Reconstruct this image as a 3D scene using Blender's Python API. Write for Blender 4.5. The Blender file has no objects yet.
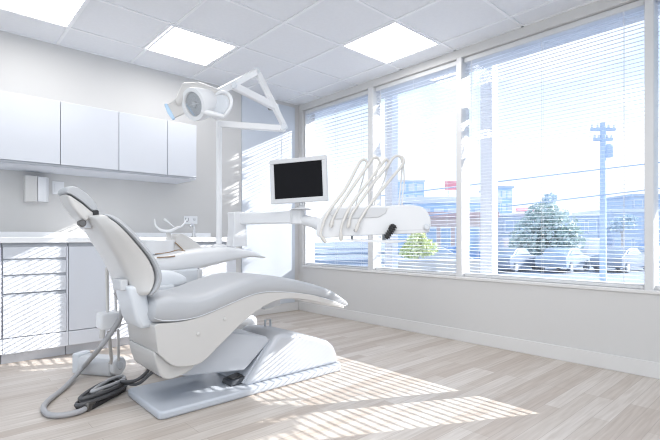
import bpy, bmesh, math, random
from mathutils import Vector, Matrix
random.seed(7)
PI = math.pi
scene = bpy.context.scene
C = scene.collection

# ------------------------------------------------------------------ camera
TH = math.radians(47.71); F = 447.5; CH = .906
cs, sn = math.cos(TH), math.sin(TH)
cam = bpy.data.objects.new('camera', bpy.data.cameras.new('camera'))
C.objects.link(cam)
cam.location = (0, 0, CH)
cam.rotation_euler = (PI/2, 0, TH-PI/2)
cam.data.sensor_width = 36; cam.data.lens = F/660*36
cam.data.shift_y = 17.7/660
cam.data.clip_start = .02; cam.data.clip_end = 500
scene.camera = cam

def at(u, v, d):                      # survey point: where a sighting at distance d lies in the room
    r = (u-330)/F*d
    return Vector((r*sn+d*cs, -r*cs+d*sn, CH+(237.7-v)/F*d))
def onY(u, v, Y):
    a = TH-math.atan((u-330)/F); X = Y/math.tan(a); d = X*cs+Y*sn
    return Vector((X, Y, CH+(237.7-v)/F*d))
def onZ(u, v, Z):
    d = (Z-CH)*F/(237.7-v); r = (u-330)/F*d
    return Vector((r*sn+d*cs, -r*cs+d*sn, Z))

# ------------------------------------------------------------------ materials
MATS = {}
def mat(name, col, rough=.5, metal=0., var=.03, scale=8., bump=0., emit=0., trans=0., spec=.5, coat=0.):
    if name in MATS: return MATS[name]
    m = bpy.data.materials.new(name); m.use_nodes = True
    nt = m.node_tree; n = nt.nodes; l = nt.links
    b = n['Principled BSDF']
    b.inputs['Roughness'].default_value = rough; b.inputs['Metallic'].default_value = metal
    b.inputs['Specular IOR Level'].default_value = spec
    b.inputs['Coat Weight'].default_value = coat
    tc = n.new('ShaderNodeTexCoord'); no = n.new('ShaderNodeTexNoise')
    no.inputs['Scale'].default_value = scale; no.inputs['Detail'].default_value = 3
    l.new(tc.outputs['Object'], no.inputs['Vector'])
    rp = n.new('ShaderNodeMixRGB'); rp.blend_type = 'MIX'
    c1 = [max(0, c*(1-var)) for c in col]; c2 = [min(1, c*(1+var)) for c in col]
    rp.inputs[1].default_value = (*c1, 1); rp.inputs[2].default_value = (*c2, 1)
    l.new(no.outputs['Fac'], rp.inputs[0]); l.new(rp.outputs[0], b.inputs['Base Color'])
    if bump:
        bp = n.new('ShaderNodeBump'); bp.inputs['Strength'].default_value = bump; bp.inputs['Distance'].default_value = .002
        n2 = n.new('ShaderNodeTexNoise'); n2.inputs['Scale'].default_value = scale*30
        l.new(tc.outputs['Object'], n2.inputs['Vector'])
        l.new(n2.outputs['Fac'], bp.inputs['Height']); l.new(bp.outputs[0], b.inputs['Normal'])
    if emit:
        b.inputs['Emission Color'].default_value = (1, .985, .96, 1); b.inputs['Emission Strength'].default_value = emit
    if trans:
        out = n['Material Output']; mx = n.new('ShaderNodeMixShader'); tr = n.new('ShaderNodeBsdfTranslucent')
        l.new(rp.outputs[0], tr.inputs['Color'])
        mx.inputs[0].default_value = trans
        l.new(b.outputs[0], mx.inputs[1]); l.new(tr.outputs[0], mx.inputs[2]); l.new(mx.outputs[0], out.inputs['Surface'])
    MATS[name] = m
    return m

def glass_mat(name, refl=.06, tint=(1, 1, 1)):
    if name in MATS: return MATS[name]
    m = bpy.data.materials.new(name); m.use_nodes = True
    n = m.node_tree.nodes; l = m.node_tree.links
    for x in list(n): n.remove(x)
    out = n.new('ShaderNodeOutputMaterial'); mx = n.new('ShaderNodeMixShader')
    tr = n.new('ShaderNodeBsdfTransparent'); gl = n.new('ShaderNodeBsdfGlossy'); gl.inputs['Roughness'].default_value = .02
    tr.inputs['Color'].default_value = (*tint, 1)
    mx.inputs[0].default_value = refl
    l.new(tr.outputs[0], mx.inputs[1]); l.new(gl.outputs[0], mx.inputs[2]); l.new(mx.outputs[0], out.inputs['Surface'])
    MATS[name] = m
    return m

def floor_mat():
    m = bpy.data.materials.new('pale_wood_planks'); m.use_nodes = True
    n = m.node_tree.nodes; l = m.node_tree.links; b = n['Principled BSDF']
    tc = n.new('ShaderNodeTexCoord')
    br = n.new('ShaderNodeTexBrick'); br.offset = .37; br.offset_frequency = 3
    br.inputs['Scale'].default_value = 1; br.inputs['Brick Width'].default_value = .95; br.inputs['Row Height'].default_value = .078
    br.inputs['Mortar Size'].default_value = .0012; br.inputs['Mortar Smooth'].default_value = .3; br.inputs['Bias'].default_value = 0
    br.inputs['Color1'].default_value = (0, 0, 0, 1); br.inputs['Color2'].default_value = (1, 1, 1, 1); br.inputs['Mortar'].default_value = (.3, .3, .3, 1)
    l.new(tc.outputs['Object'], br.inputs['Vector'])
    rmp = n.new('ShaderNodeValToRGB')
    e = rmp.color_ramp.elements
    e[0].position = 0; e[0].color = FLOOR_C[0]
    e[1].position = 1; e[1].color = FLOOR_C[2]
    k = rmp.color_ramp.elements.new(.5); k.color = FLOOR_C[1]
    l.new(br.outputs['Color'], rmp.inputs[0])
    mp = n.new('ShaderNodeMapping'); mp.inputs['Scale'].default_value = (1.6, 30, 1)
    no = n.new('ShaderNodeTexNoise'); no.inputs['Scale'].default_value = 2.2; no.inputs['Detail'].default_value = 6; no.inputs['Distortion'].default_value = .4
    l.new(tc.outputs['Object'], mp.inputs[0]); l.new(mp.outputs[0], no.inputs['Vector'])
    r2 = n.new('ShaderNodeValToRGB'); r2.color_ramp.elements[0].position = .3; r2.color_ramp.elements[0].color = (.80, .775, .75, 1)
    r2.color_ramp.elements[1].position = .7; r2.color_ramp.elements[1].color = (1.0, 1.0, 1.0, 1)
    l.new(no.outputs['Fac'], r2.inputs[0])
    mu = n.new('ShaderNodeMixRGB'); mu.blend_type = 'MULTIPLY'; mu.inputs[0].default_value = 1
    l.new(rmp.outputs[0], mu.inputs[1]); l.new(r2.outputs[0], mu.inputs[2])
    mo = n.new('ShaderNodeMixRGB'); mo.inputs[2].default_value = (.36, .31, .27, 1)
    l.new(br.outputs['Fac'], mo.inputs[0]); l.new(mu.outputs[0], mo.inputs[1])
    l.new(mo.outputs[0], b.inputs['Base Color'])
    b.inputs['Roughness'].default_value = .38; b.inputs['Specular IOR Level'].default_value = .35
    bp = n.new('ShaderNodeBump'); bp.inputs['Strength'].default_value = .12; bp.inputs['Distance'].default_value = .002
    l.new(no.outputs['Fac'], bp.inputs['Height']); l.new(bp.outputs[0], b.inputs['Normal'])
    return m
FLOOR_C = [(.50, .435, .385, 1), (.575, .522, .475, 1), (.655, .61, .57, 1)]

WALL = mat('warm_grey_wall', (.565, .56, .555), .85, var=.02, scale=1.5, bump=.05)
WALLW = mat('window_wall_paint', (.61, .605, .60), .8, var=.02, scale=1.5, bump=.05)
TRIM = mat('white_trim', (.68, .675, .67), .5, var=.01)
FRAME = mat('window_frame_white', (.66, .665, .675), .45, var=.01)
CEIL = mat('ceiling_tile_white', (.74, .75, .775), .9, var=.03, scale=40, bump=.12)
GRID = mat('ceiling_grid_white', (.80, .81, .83), .5, var=.01)
LAM = mat('white_laminate', (.65, .675, .73), .3, var=.01, coat=.15)
LAMD = mat('laminate_shadow_groove', (.40, .42, .46), .5, var=.02)
CARC = mat('cabinet_carcass', (.62, .645, .70), .45, var=.01)
PANEL = mat('glossy_white_panel', (.56, .60, .66), .35, var=.01)
WORK = mat('white_worktop', (.86, .87, .89), .25, var=.02, scale=20)
DARKGAP = mat('dark_gap', (.10, .10, .11), .6)
SHELL = mat('white_moulded_plastic', (.57, .562, .553), .3, var=.01, coat=.2)
SHELLB = mat('cool_white_plastic', (.64, .67, .71), .32, var=.01, coat=.2)
PURE = mat('bright_white_plastic', (.73, .74, .76), .28, var=.01, coat=.25)
HOUS = mat('base_housing_enamel', (.50, .525, .57), .35, var=.01, coat=.1)
VINYL = mat('grey_upholstery', (.44, .455, .48), .45, var=.04, scale=5, bump=.12)
VINYLW = mat('pale_upholstery', (.70, .73, .77), .45, var=.02, scale=5)
BASEM = mat('base_plate_enamel', (.50, .53, .58), .35, var=.02)
METAL = mat('brushed_steel', (.62, .62, .63), .3, 1., var=.05, scale=30)
DARKM = mat('dark_steel', (.16, .155, .15), .35, .8, var=.1)
BLACK = mat('black_rubber', (.022, .022, .024), .5, var=.2)
RUBG = mat('dark_grey_rubber', (.06, .065, .075), .45, var=.1)
SCREEN = mat('black_screen', (.004, .004, .006), .2, var=.4, scale=3, spec=.12)
BEZEL = mat('silver_bezel', (.60, .61, .63), .38, var=.02)
HOSEG = mat('grey_hose', (.40, .40, .415), .5, var=.05, scale=20)
HOSEB = mat('beige_grey_hose', (.66, .645, .62), .45, var=.04, scale=20)
HOSEW = mat('pale_thin_hose', (.74, .74, .74), .45, var=.03)
HOSED = mat('dark_grey_hose', (.085, .085, .09), .5, var=.15, scale=20)
BROWN = mat('brown_edge', (.30, .20, .12), .5, var=.1)
BLUEL = mat('pale_blue_lens', (.50, .68, .88), .15, var=.03)
CLEAR = glass_mat('clear_plastic', .3, (.97, .98, .99))
GLASS = glass_mat('window_glass', .05)
SLAT = mat('blind_slat_white', (.86, .88, .92), .5, var=.01, trans=.3)
LIGHTM = mat('light_diffuser', (.95, .95, .95), .6, emit=9.0)
EAVE = mat('eave_white', (.7, .72, .75), .7)
LIGHTF = mat('light_frame_white', (.82, .83, .85), .5)

LIGHTM.cycles.emission_sampling = 'FRONT'

# ------------------------------------------------------------------ mesh helpers
def box(bm, x0, x1, y0, y1, z0, z1, M=None):
    vs = [bm.verts.new((x, y, z)) for z in (z0, z1) for y in (y0, y1) for x in (x0, x1)]
    if M is not None:
        for v in vs: v.co = M @ v.co
    for f in ((0, 2, 3, 1), (4, 5, 7, 6), (0, 1, 5, 4), (2, 6, 7, 3), (0, 4, 6, 2), (1, 3, 7, 5)):
        bm.faces.new([vs[i] for i in f])
    return vs
def catmull(pts, k=6, closed=False):
    P = [Vector(p) for p in pts]; n = len(P); out = []
    rng = n if closed else n-1
    for i in range(rng):
        p1, p2 = P[i], P[(i+1) % n]
        p0 = P[i-1] if (closed or i > 0) else p1*2-p2
        p3 = P[(i+2) % n] if (closed or i+2 < n) else p2*2-p1
        for j in range(k):
            t = j/k
            out.append(.5*((2*p1)+(p2-p0)*t+(2*p0-5*p1+4*p2-p3)*t*t+(3*p1-p0-3*p2+p3)*t**3))
    if not closed: out.append(P[-1].copy())
    return out
def prism(bm, pts, y0, y1, axis='y'):
    """polygon of (x,z) pushed along y (or (x,y) along z)"""
    def mk(p, w): return (p[0], w, p[1]) if axis == 'y' else ((p[0], p[1], w) if axis == 'z' else (w, p[0], p[1]))
    a = [bm.verts.new(mk(p, y0)) for p in pts]; b = [bm.verts.new(mk(p, y1)) for p in pts]
    n = len(pts)
    bm.faces.new(a); bm.faces.new(b[::-1])
    for i in range(n): bm.faces.new((a[i], b[i], b[(i+1) % n], a[(i+1) % n]))
def loft(bm, rings, cap=True):
    R = [[bm.verts.new(p) for p in r] for r in rings]
    n = len(R[0])
    for a, b in zip(R, R[1:]):
        for i in range(n): bm.faces.new((a[i], a[(i+1) % n], b[(i+1) % n], b[i]))
    if cap:
        bm.faces.new(R[0][::-1]); bm.faces.new(R[-1])
def tube(bm, pts, r, seg=10, k=6, cap=True, closed=False):
    n0 = len(pts)
    P = catmull(pts, k, closed) if k > 1 else [Vector(p) for p in pts]
    if isinstance(r, (list, tuple)):
        rr = []
        for i in range(len(P)):
            t = i/(len(P)-1)*(len(r)-1); j = min(int(t), len(r)-2); rr.append(r[j]+(r[j+1]-r[j])*(t-j))
    else: rr = [r]*len(P)
    rings = []; N = None
    for i, p in enumerate(P):
        if closed: t = (P[(i+1) % len(P)]-P[i-1])
        else: t = P[min(i+1, len(P)-1)]-P[max(i-1, 0)]
        t.normalize()
        if N is None:
            N = t.cross(Vector((0, 0, 1)))
            if N.length < .05: N = t.cross(Vector((0, 1, 0)))
        N = (N-t*N.dot(t)).normalized(); B = t.cross(N)
        rings.append([p+(N*math.cos(a)+B*math.sin(a))*rr[i] for a in [2*PI*q/seg for q in range(seg)]])
    if closed:
        rings.append(rings[0]); loft(bm, rings, False)
    else: loft(bm, rings, cap)
def lathe(bm, prof, seg=24, M=None):
    rings = []
    for (r, z) in prof:
        ring = [Vector((r*math.cos(2*PI*q/seg), r*math.sin(2*PI*q/seg), z)) for q in range(seg)]
        if M is not None: ring = [M @ p for p in ring]
        rings.append(ring)
    loft(bm, rings, True)
def sring(c, ax, ay, w, h, n=4, seg=28):
    """superellipse ring at c in the plane of vectors ax, ay"""
    out = []
    for q in range(seg):
        a = 2*PI*q/seg; ca, sa = math.cos(a), math.sin(a)
        out.append(c+ax*(w*math.copysign(abs(ca)**(2/n), ca))+ay*(h*math.copysign(abs(sa)**(2/n), sa)))
    return out
def obj(name, bm, m, parent=None, bevel=0., segs=2, smooth=35, blim=40):
    bmesh.ops.recalc_face_normals(bm, faces=bm.faces)
    me = bpy.data.meshes.new(name); bm.to_mesh(me); bm.free()
    me.materials.append(m)
    if smooth:
        me.shade_smooth()
        me.set_sharp_from_angle(angle=math.radians(smooth))
    o = bpy.data.objects.new(name, me); C.objects.link(o)
    if parent is not None: o.parent = parent
    if bevel:
        b = o.modifiers.new('bevel', 'BEVEL'); b.width = bevel; b.segments = segs; b.limit_method = 'ANGLE'
        b.angle_limit = math.radians(blim); b.harden_normals = False
        if smooth: me.set_sharp_from_angle(angle=math.radians(75)) if bevel else None
    return o
def B(): return bmesh.new()
def tag(o, label, cat, group=None):
    o['label'] = label; o['category'] = cat
    if group: o['group'] = group
    return o
def thing(name, label, cat, loc=(0, 0, 0), rz=0, group=None):
    o = bpy.data.objects.new(name, None); C.objects.link(o)
    o.location = loc; o.rotation_euler = (0, 0, rz); o.empty_display_size = .05
    return tag(o, label, cat, group)
def struct(name, bm, m, parent=None, **k):
    o = obj(name, bm, m, parent, **k); o['kind'] = 'structure'; return o
def boxo(name, m, dims, parent=None, bevel=.003, **k):
    bm = B(); box(bm, *dims); return obj(name, bm, m, parent, bevel, **k)
def copy_tree(o, parent=None):
    c = o.copy(); C.objects.link(c)
    if parent is not None: c.parent = parent
    for ch in list(o.children): copy_tree(ch, c)
    return c

# ------------------------------------------------------------------ room shell
XW, YW, CZ = 3.494, 4.424, 2.57
XL, YF = -2.0, -2.6
WB, WT = .56, 2.49
bm = B(); box(bm, XL, XW+.2, YF, YW+.15, -.12, 0)
struct('floor', bm, floor_mat(), smooth=0)
bm = B(); box(bm, XL, XW+.2, YF, YW+.15, CZ, CZ+.12)
ceil = struct('ceiling', bm, CEIL, smooth=0)
bm = B()
GX0, GY0, GS = 2.668, 3.40, .605
for k in range(-8, 3):
    x = GX0+k*GS
    if XL < x < XW-.02: box(bm, x-.011, x+.011, YF, YW, CZ-.007, CZ+.004)
for k in range(-10, 2):
    y = GY0+k*GS
    if YF < y < YW: box(bm, XL, XW, y-.011, y+.011, CZ-.006, CZ+.004)
box(bm, XL, XW, YW-.018, YW, CZ-.006, CZ+.004); box(bm, XW-.018, XW, YF, YW, CZ-.006, CZ+.004)
struct('trim_3', bm, GRID, smooth=0)
bm = B(); box(bm, XL, XW+.2, YW, YW+.15, 0, CZ)
struct('wall_back', bm, WALL, smooth=0)
WY0 = .27                                            # the glazing ends here, past the picture's edge
bm = B()
box(bm, XW, XW+.2, YF, YW, 0, WB)
box(bm, XW, XW+.2, YF, YW, WT, CZ)
box(bm, XW, XW+.2, YF, WY0, WB, WT)
box(bm, XW, XW+.2, YW-.075, YW, WB, WT)
struct('wall_right', bm, WALLW, smooth=0)
bm = B(); box(bm, XW-.012, XW, YF, YW-.012, 0, .105)
struct('baseboard_right', bm, TRIM, bevel=.003)
bm = B(); box(bm, 2.30, XW-.012, YW-.012, YW, 0, .105)
struct('baseboard_back', bm, TRIM, bevel=.003)
bm = B(); box(bm, XW-.012, XW+.20, WY0, YW-.075, WB-.02, WB+.004)
struct('trim_1', bm, TRIM, bevel=.004)               # sill
bm = B(); box(bm, 2.665, 3.418, YW-.018, YW, .105, 2.52)
struct('trim_2', bm, PANEL, bevel=.003)                # tall flat panel in the corner

bm = B(); box(bm, XW+.2, XW+.40, YF, YW+.15, WT, WT+.3); struct('trim_4', bm, EAVE, bevel=.01)   # eave outside above the glass

# windows: frame, glass, one blind each
panes = [(3.205, 4.345), (2.152, 3.205), (.757, 2.152), (WY0+.02, .757)]
mull = [(3.205, .036), (2.152, .026), (.757, .025)]
FX0, FX1 = XW-.004, XW+.13
winlab = ['in the far corner bay behind the monitor', 'in the second bay, behind the instrument hoses',
          'across the widest bay facing the street', 'in the last bay at the edge of the view']
for i, (y0, y1) in enumerate(panes):
    bm = B()
    fr = .02
    box(bm, FX0+.05, FX1, y0, y1, WB, WB+.035); box(bm, FX0+.05, FX1, y0, y1, WT-.035, WT)
    hw0 = mull[i][1] if i < 3 else .03
    box(bm, FX0, FX1, y0-(hw0 if i < 3 else .02), y0+(hw0 if i < 3 else .03), WB, WT)
    if i == 0: box(bm, FX0+.03, FX1, y1-.02, y1, WB, WT)
    w = struct('window_%d' % (i+1), bm, FRAME, bevel=.003)
    bm = B(); box(bm, XW+.095, XW+.101, y0+.02, y1-.015, WB+.03, WT-.03)
    g = struct('pane', bm, GLASS, parent=w, smooth=0)
    # blind
    a0 = y0+(hw0 if i < 3 else .03)+.008
    a1 = y1-((mull[i-1][1] if i > 0 else .02)+.008)
    t = thing('venetian_blind', 'white horizontal slat blind, open, '+winlab[i], 'blind', (XW+.048, (a0+a1)/2, WB), 0, 'white blinds along the window wall')
    h = (a1-a0)/2
    top = WT-WB
    boxo('headrail', FRAME, (-.02, .02, -h, h, top-.045, top-.004), t, .003)
    bm = B(); z = .036; P = (.0415, .0335, .0280, .0280)[i]; hwid = .45*P; tilt = -math.radians(8)
    while z < top-.06:
        dx, dz = hwid*math.cos(tilt), hwid*math.sin(tilt)
        rows = []
        for s, q in ((-1, 0), (0, .0016), (1, 0)):
            rows.append([bm.verts.new((s*dx, yy, z+s*dz*-1+q)) for yy in (-h+.004, h-.004)])
        for r0, r1 in zip(rows, rows[1:]): bm.faces.new((r0[0], r1[0], r1[1], r0[1]))
        z += P
    obj('slats', bm, SLAT, t, smooth=60)
    boxo('bottom_rail', FRAME, (-.013, .013, -h+.004, h-.004, .006, .024), t, .003)
    n = 2 if h < .4 else 3
    for c in range(n):
        yy = -h+.12+(2*h-.24)*c/(n-1)
        bm = B()
        for sx in (-.0135, .0135): tube(bm, [(sx, yy, .02), (sx, yy, top-.04)], .0011, 5, 1)
        obj('ladder_cord', bm, HOSEW, t)
    bm = B(); tube(bm, [(-.022, h-.07, top-.045), (-.024, h-.07, top-.7)], .003, 6, 1)
    obj('tilt_wand', bm, HOSEW, t)

# ceiling lights
def clight(x0, y0, lab):
    x1, y1 = x0+GS, y0+GS
    t = thing('ceiling_light', lab, 'ceiling light', ((x0+x1)/2, (y0+y1)/2, CZ), 0, 'square light panels in the ceiling')
    a = GS/2-.004; b = a-.016
    bm = B()
    box(bm, -a, a, -a, -b, -.012, 0); box(bm, -a, a, b, a, -.012, 0); box(bm, -a, -b, -b, b, -.012, 0); box(bm, b, a, -b, b, -.012, 0)
    obj('frame', bm, LIGHTF, t, .001)
    bm = B(); bm.faces.new([bm.verts.new(p) for p in ((-b, -b, -.005), (-b, b, -.005), (b, b, -.005), (b, -b, -.005))])
    me = bpy.data.meshes.new('diffuser'); bm.normal_update(); bm.to_mesh(me); bm.free(); me.materials.append(LIGHTM)
    o = bpy.data.objects.new('diffuser', me); C.objects.link(o); o.parent = t
clight(GX0-2*GS-.04, GY0, 'square glowing ceiling light panel between the cabinets and the lamp arm')
clight(GX0, GY0-2*GS, 'square glowing ceiling light panel closest to the windows')
clight(GX0-4*GS, GY0, 'square glowing ceiling light panel cut off at the upper left of the photo')

# ------------------------------------------------------------------ cabinets
UZ0, UZ1, UY = 1.452, 1.967, 3.98
seams = [(.365, .79), (.79, 1.22), (1.22, 1.635), (1.635, 1.916)]
ul = ['white handleless wall cabinet at the picture edge, far left of the row', 'white handleless wall cabinet above the chair headrest, second from left',
      'white handleless wall cabinet third from left in the row', 'narrow white wall cabinet at the window end of the row']
for (x0, x1), lab in zip(seams, ul):
    t = thing('wall_cabinet', lab, 'cabinet', ((x0+x1)/2, YW, UZ0), 0, 'white wall cabinets')
    h = (x1-x0)/2
    boxo('carcass', CARC, (-h, h, UY-YW+.021, 0, 0, UZ1-UZ0-.002), t, .001)
    boxo('door', LAM, (-h+.0025, h-.0025, UY-YW, UY-YW+.019, .022, UZ1-UZ0), t, .002)
    boxo('grip_rail', LAMD, (-h, h, UY-YW+.006, UY-YW+.02, .004, .020), t, .001)

BY = 3.86; BZ0, BZ1 = .085, .868
def base_unit(x0, x1, lab, kind):
    t = thing('base_cabinet', lab, 'cabinet', ((x0+x1)/2, YW, 0), 0, 'white base cabinets under the worktop')
    h = (x1-x0)/2; f = BY-YW
    boxo('carcass', CARC, (-h+.001, h-.001, f+.021, -.001, BZ0, BZ1-.001), t, .001)
    boxo('plinth', LAM, (-h+.001, h-.001, f+.09, f+.11, 0, BZ0), t, .001)
    boxo('base_panel', LAM, (-h, h, f, f+.02, BZ0, .192), t, .002)
    if kind == 'drawers':
        for a, b in ((.757, .838), (.643, .735), (.512, .621), (.198, .483)):
            d = boxo('drawer', LAM, (-h+.004, h-.014, f, f+.019, a, b), t, .002)
            boxo('grip_channel', LAMD, (-h+.004, h-.014, f+.012, f+.022, b-.002, b+.022), d, 0)
        boxo('side_panel', LAM, (h-.012, h, f, f+.02, .192, .84), t, .001)
    else:
        for k in range(kind):
            w = 2*h/kind
            d = boxo('door', LAM, (-h+k*w+.003, -h+(k+1)*w-.003, f, f+.019, .198, .838), t, .002)
        boxo('grip_channel', LAMD, (-h+.003, h-.003, f+.012, f+.022, .838, .866), t, 0)
base_unit(-.10, .409, 'white base cabinet cut off by the left edge of the photo', 1)
base_unit(.411, .818, 'white base cabinet with four handleless drawers', 'drawers')
base_unit(.820, 1.30, 'white base cabinet with a plain door behind the chair backrest', 1)
base_unit(1.302, 2.27, 'white two-door base cabinet behind the rinsing unit', 2)
w = boxo('worktop', WORK, (-.10, 2.28, BY-.02, YW, .868, .910), None, .004)
tag(w, 'long white worktop running along the base cabinets', 'worktop')
w = boxo('upstand', WORK, (-.10, 2.28, YW-.018, YW, .910, .955), None, .002)
tag(w, 'low white splash strip standing on the worktop along the wall', 'upstand')

# wall fittings
t = thing('paper_dispenser', 'white box dispenser on the wall under the wall cabinets', 'dispenser', (.695, YW+.002, 1.2))
boxo('body', SHELL, (-.085, .0, -.10, 0, 0, .214), t, .006)
bm = B(); prism(bm, [(.002, 0), (.002, -.10), (.06, -.095), (.085, -.06), (.085, 0)], .005, .209, 'z'); obj('cover', bm, PURE, t, .004)
t = thing('light_switch', 'small square white switch plate beside the paper dispenser', 'switch', (.86, YW, 1.333))
boxo('plate', PURE, (-.045, .045, -.009, 0, -.056, .056), t, .003)
boxo('rocker', PURE, (-.028, .028, -.014, -.008, -.035, .035), t, .003)
t = thing('wall_outlet', 'white double outlet plate on the wall above the tap', 'outlet', (2.06, YW, 1.09))
boxo('plate', PURE, (-.075, .075, -.009, 0, -.042, .042), t, .003)
bm = B(); tube(bm, [(-.055, -.01, .022), (-.055, -.01, -.008), (-.045, -.01, -.018), (-.032, -.01, -.012), (-.026, -.01, .0), (-.026, -.01, .022)], .0045, 8, 3); obj('curved_mark', bm, HOSEG, t)
bm = B(); lathe(bm, [(.016, 0), (.016, .002), (.013, .004)], 20, Matrix.Translation((.04, -.009, .008)) @ Matrix.Rotation(PI/2, 4, 'X')); obj('socket', bm, BEZEL, t)

t = thing('tap', 'small chrome gooseneck tap standing on the worktop', 'tap', (1.955, 4.12, .910))
bm = B(); lathe(bm, [(.024, 0), (.024, .01), (.017, .016), (.016, .05)], 20); obj('base', bm, METAL, t)
bm = B(); tube(bm, [(0, 0, .04), (0, 0, .085), (-.012, -.01, .115), (-.04, -.03, .12), (-.06, -.045, .10)], .011, 10, 5); obj('spout', bm, METAL, t)
bm = B(); tube(bm, [(.012, 0, .04), (.045, 0, .055)], .006, 8, 1); obj('lever', bm, METAL, t)

# ------------------------------------------------------------------ dental chair
YC = 2.45
ch = thing('dental_chair', 'large white dental chair with grey cushions on a low floor base', 'dental chair', (1.45, YC, 0))
def cp(name, bm, m, parent=ch, **k):
    off = Matrix.Translation((-1.45, -YC, 0))
    bmesh.ops.transform(bm, matrix=off, verts=bm.verts)
    return obj(name, bm, m, parent, **k)
# base plate
bm = B(); prism(bm, [(.862, 2.215), (.885, 2.196), (2.10, 2.200), (2.16, 2.27), (2.16, 2.63), (2.10, 2.688), (.885, 2.688), (.862, 2.665)], 0, .042, 'z')
cp('base_plate', bm, BASEM, bevel=.012, segs=3)
# housing
hp = [(1.385, .041), (1.60, .298), (1.635, .318), (1.80, .285), (1.93, .246), (2.03, .208), (2.085, .165), (2.115, .10), (2.13, .041)]
bm = B(); prism(bm, hp, 2.245, 2.655); hs = cp('base_housing', bm, HOUS, bevel=.028, segs=4, blim=30)
bm = B(); prism(bm, [(1.40, .05), (1.585, .272), (1.575, .28), (1.385, .05)], 2.29, 2.61); cp('inner_cover', bm, BASEM, bevel=.002)
bm = B(); p = [(1.757, .0, .272), (1.757, .0, .335), (1.800, .0, .335), (1.800, .0, .262)]
tube(bm, [(a, 2.60, c) for a, _, c in p], .008, 8, 1); cp('loop_handle', bm, SHELLB)
# lift arm
bm = B(); prism(bm, [(.985, .20), (1.03, .168), (1.40, .125), (1.58, .27), (1.56, .30), (1.25, .38), (1.2, .38)], 2.285, 2.60); cp('lift_arm', bm, BASEM, bevel=.01)
# foot switch
bm = B(); prism(bm, [(1.315, .042), (1.325, .070), (1.42, .086), (1.43, .042)], 2.30, 2.41)
fs = cp('foot_switch', bm, RUBG, bevel=.008, segs=3)
bm = B(); prism(bm, [(1.340, .0735), (1.340, .079), (1.41, .090), (1.41, .084)], 2.32, 2.39); cp('pedal', bm, DARKM, fs, bevel=.003)
# seat shell
up = catmull([(.842, .47), (.86, .48), (.92, .478), (1.0, .478), (1.10, .494), (1.24, .533), (1.36, .568), (1.48, .584), (1.62, .574), (1.85, .539), (2.03, .482), (2.14, .440)], 4)
lo = catmull([(2.14, .420), (2.03, .452), (1.85, .503), (1.66, .532), (1.52, .515), (1.36, .440), (1.19, .315), (1.09, .245), (1.0, .242), (.93, .262), (.858, .335)], 4)
bm = B(); prism(bm, [(v.x, v.y) for v in up+lo] if False else [(p[0], p[1]) for p in up+lo], 2.206, 2.625)
sh = cp('seat_shell', bm, SHELL, bevel=.02, segs=3, blim=50)
for (x, z) in ((1.225, .46), (1.07, .40)):
    bm = B(); lathe(bm, [(.010, 0), (.010, .004), (.006, .006)], 14, Matrix.Translation((x, 2.206, z)) @ Matrix.Rotation(PI/2, 4, 'X')); cp('screw_cap', bm, SHELL, sh)
lp = catmull([(.854, .338), (.93, .266), (1.0, .245), (1.06, .240), (1.05, .213), (1.0, .192), (.93, .184), (.89, .205), (.866, .26)], 3, True)
bm = B(); prism(bm, [(p[0], p[1]) for p in lp], 2.235, 2.615); cp('lower_cover', bm, SHELL, bevel=.015, segs=3, blim=50)
# white hip tab beyond
bm = B(); prism(bm, [(1.78, .485), (1.90, .478), (1.93, .49), (1.935, .41), (1.79, .395)], 2.66, 2.70); cp('far_side_panel', bm, PURE, bevel=.006)
# cushion
def curve(pts):
    def f(x):
        for (a, p), (b, q) in zip(pts, pts[1:]):
            if x <= b: t = (x-a)/(b-a); return p+(q-p)*t
        return pts[-1][1]
    return f
topc = catmull([(.84, .585, 0), (.865, .608, 0), (.95, .613, 0), (1.05, .600, 0), (1.14, .612, 0), (1.28, .650, 0), (1.40, .676, 0), (1.50, .680, 0), (1.64, .665, 0), (1.85, .618, 0), (2.03, .562, 0), (2.14, .507, 0), (2.21, .465, 0), (2.24, .436, 0)], 5)
botc = catmull([(.83, .52, 0), (.85, .480, 0), (.93, .462, 0), (1.02, .463, 0), (1.12, .480, 0), (1.26, .520, 0), (1.38, .555, 0), (1.50, .568, 0), (1.63, .556, 0), (1.84, .521, 0), (2.03, .470, 0), (2.14, .434, 0), (2.21, .414, 0), (2.238, .414, 0)], 5)
rings = []
nst = len(topc)
for i in range(nst):
    a, b = topc[i], botc[i]
    c = Vector(((a.x+b.x)/2, YC, (a.y+b.y)/2)); ay = Vector((a.x-b.x, 0, a.y-b.y)); h = ay.length/2; ay.normalize()
    t = i/(nst-1)
    w = .255-.075*max(0, (t-.55)/.45)**1.5
    if t < .04: w -= .02*(1-t/.04)
    if t > .95: w -= .05*((t-.95)/.05)**1.5; h *= 1-.35*((t-.95)/.05)**2
    rings.append(sring(c, Vector((0, 1, 0)), ay, w, h, 4.5, 32))
bm = B(); loft(bm, rings); cu = cp('seat_cushion', bm, VINYL, smooth=60)
# piping line along the cushion
bm = B(); tube(bm, [(r[16+2].x, r[16+2].y-.0005, r[16+2].z) for r in rings[3:-3:4]], .0028, 6, 2); cp('piping', bm, VINYLW, cu)
# far arm pad
rings = []
for i in range(13):
    t = i/12; x = .92+.32*t; s = math.sin(PI*min(max(t, .02), .98))**.45
    rings.append(sring(Vector((x, 2.735, .635+.01*math.sin(PI*t))), Vector((0, 1, 0)), Vector((0, 0, 1)),   .050*s, .062*s, 2.8, 20))
bm = B(); loft(bm, rings); cp('arm_pad', bm, VINYLW, smooth=60)
bm = B(); box(bm, 1.02, 1.14, 2.66, 2.735, .50, .62); cp('arm_pad_bracket', bm, SHELLB, bevel=.01)
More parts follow.
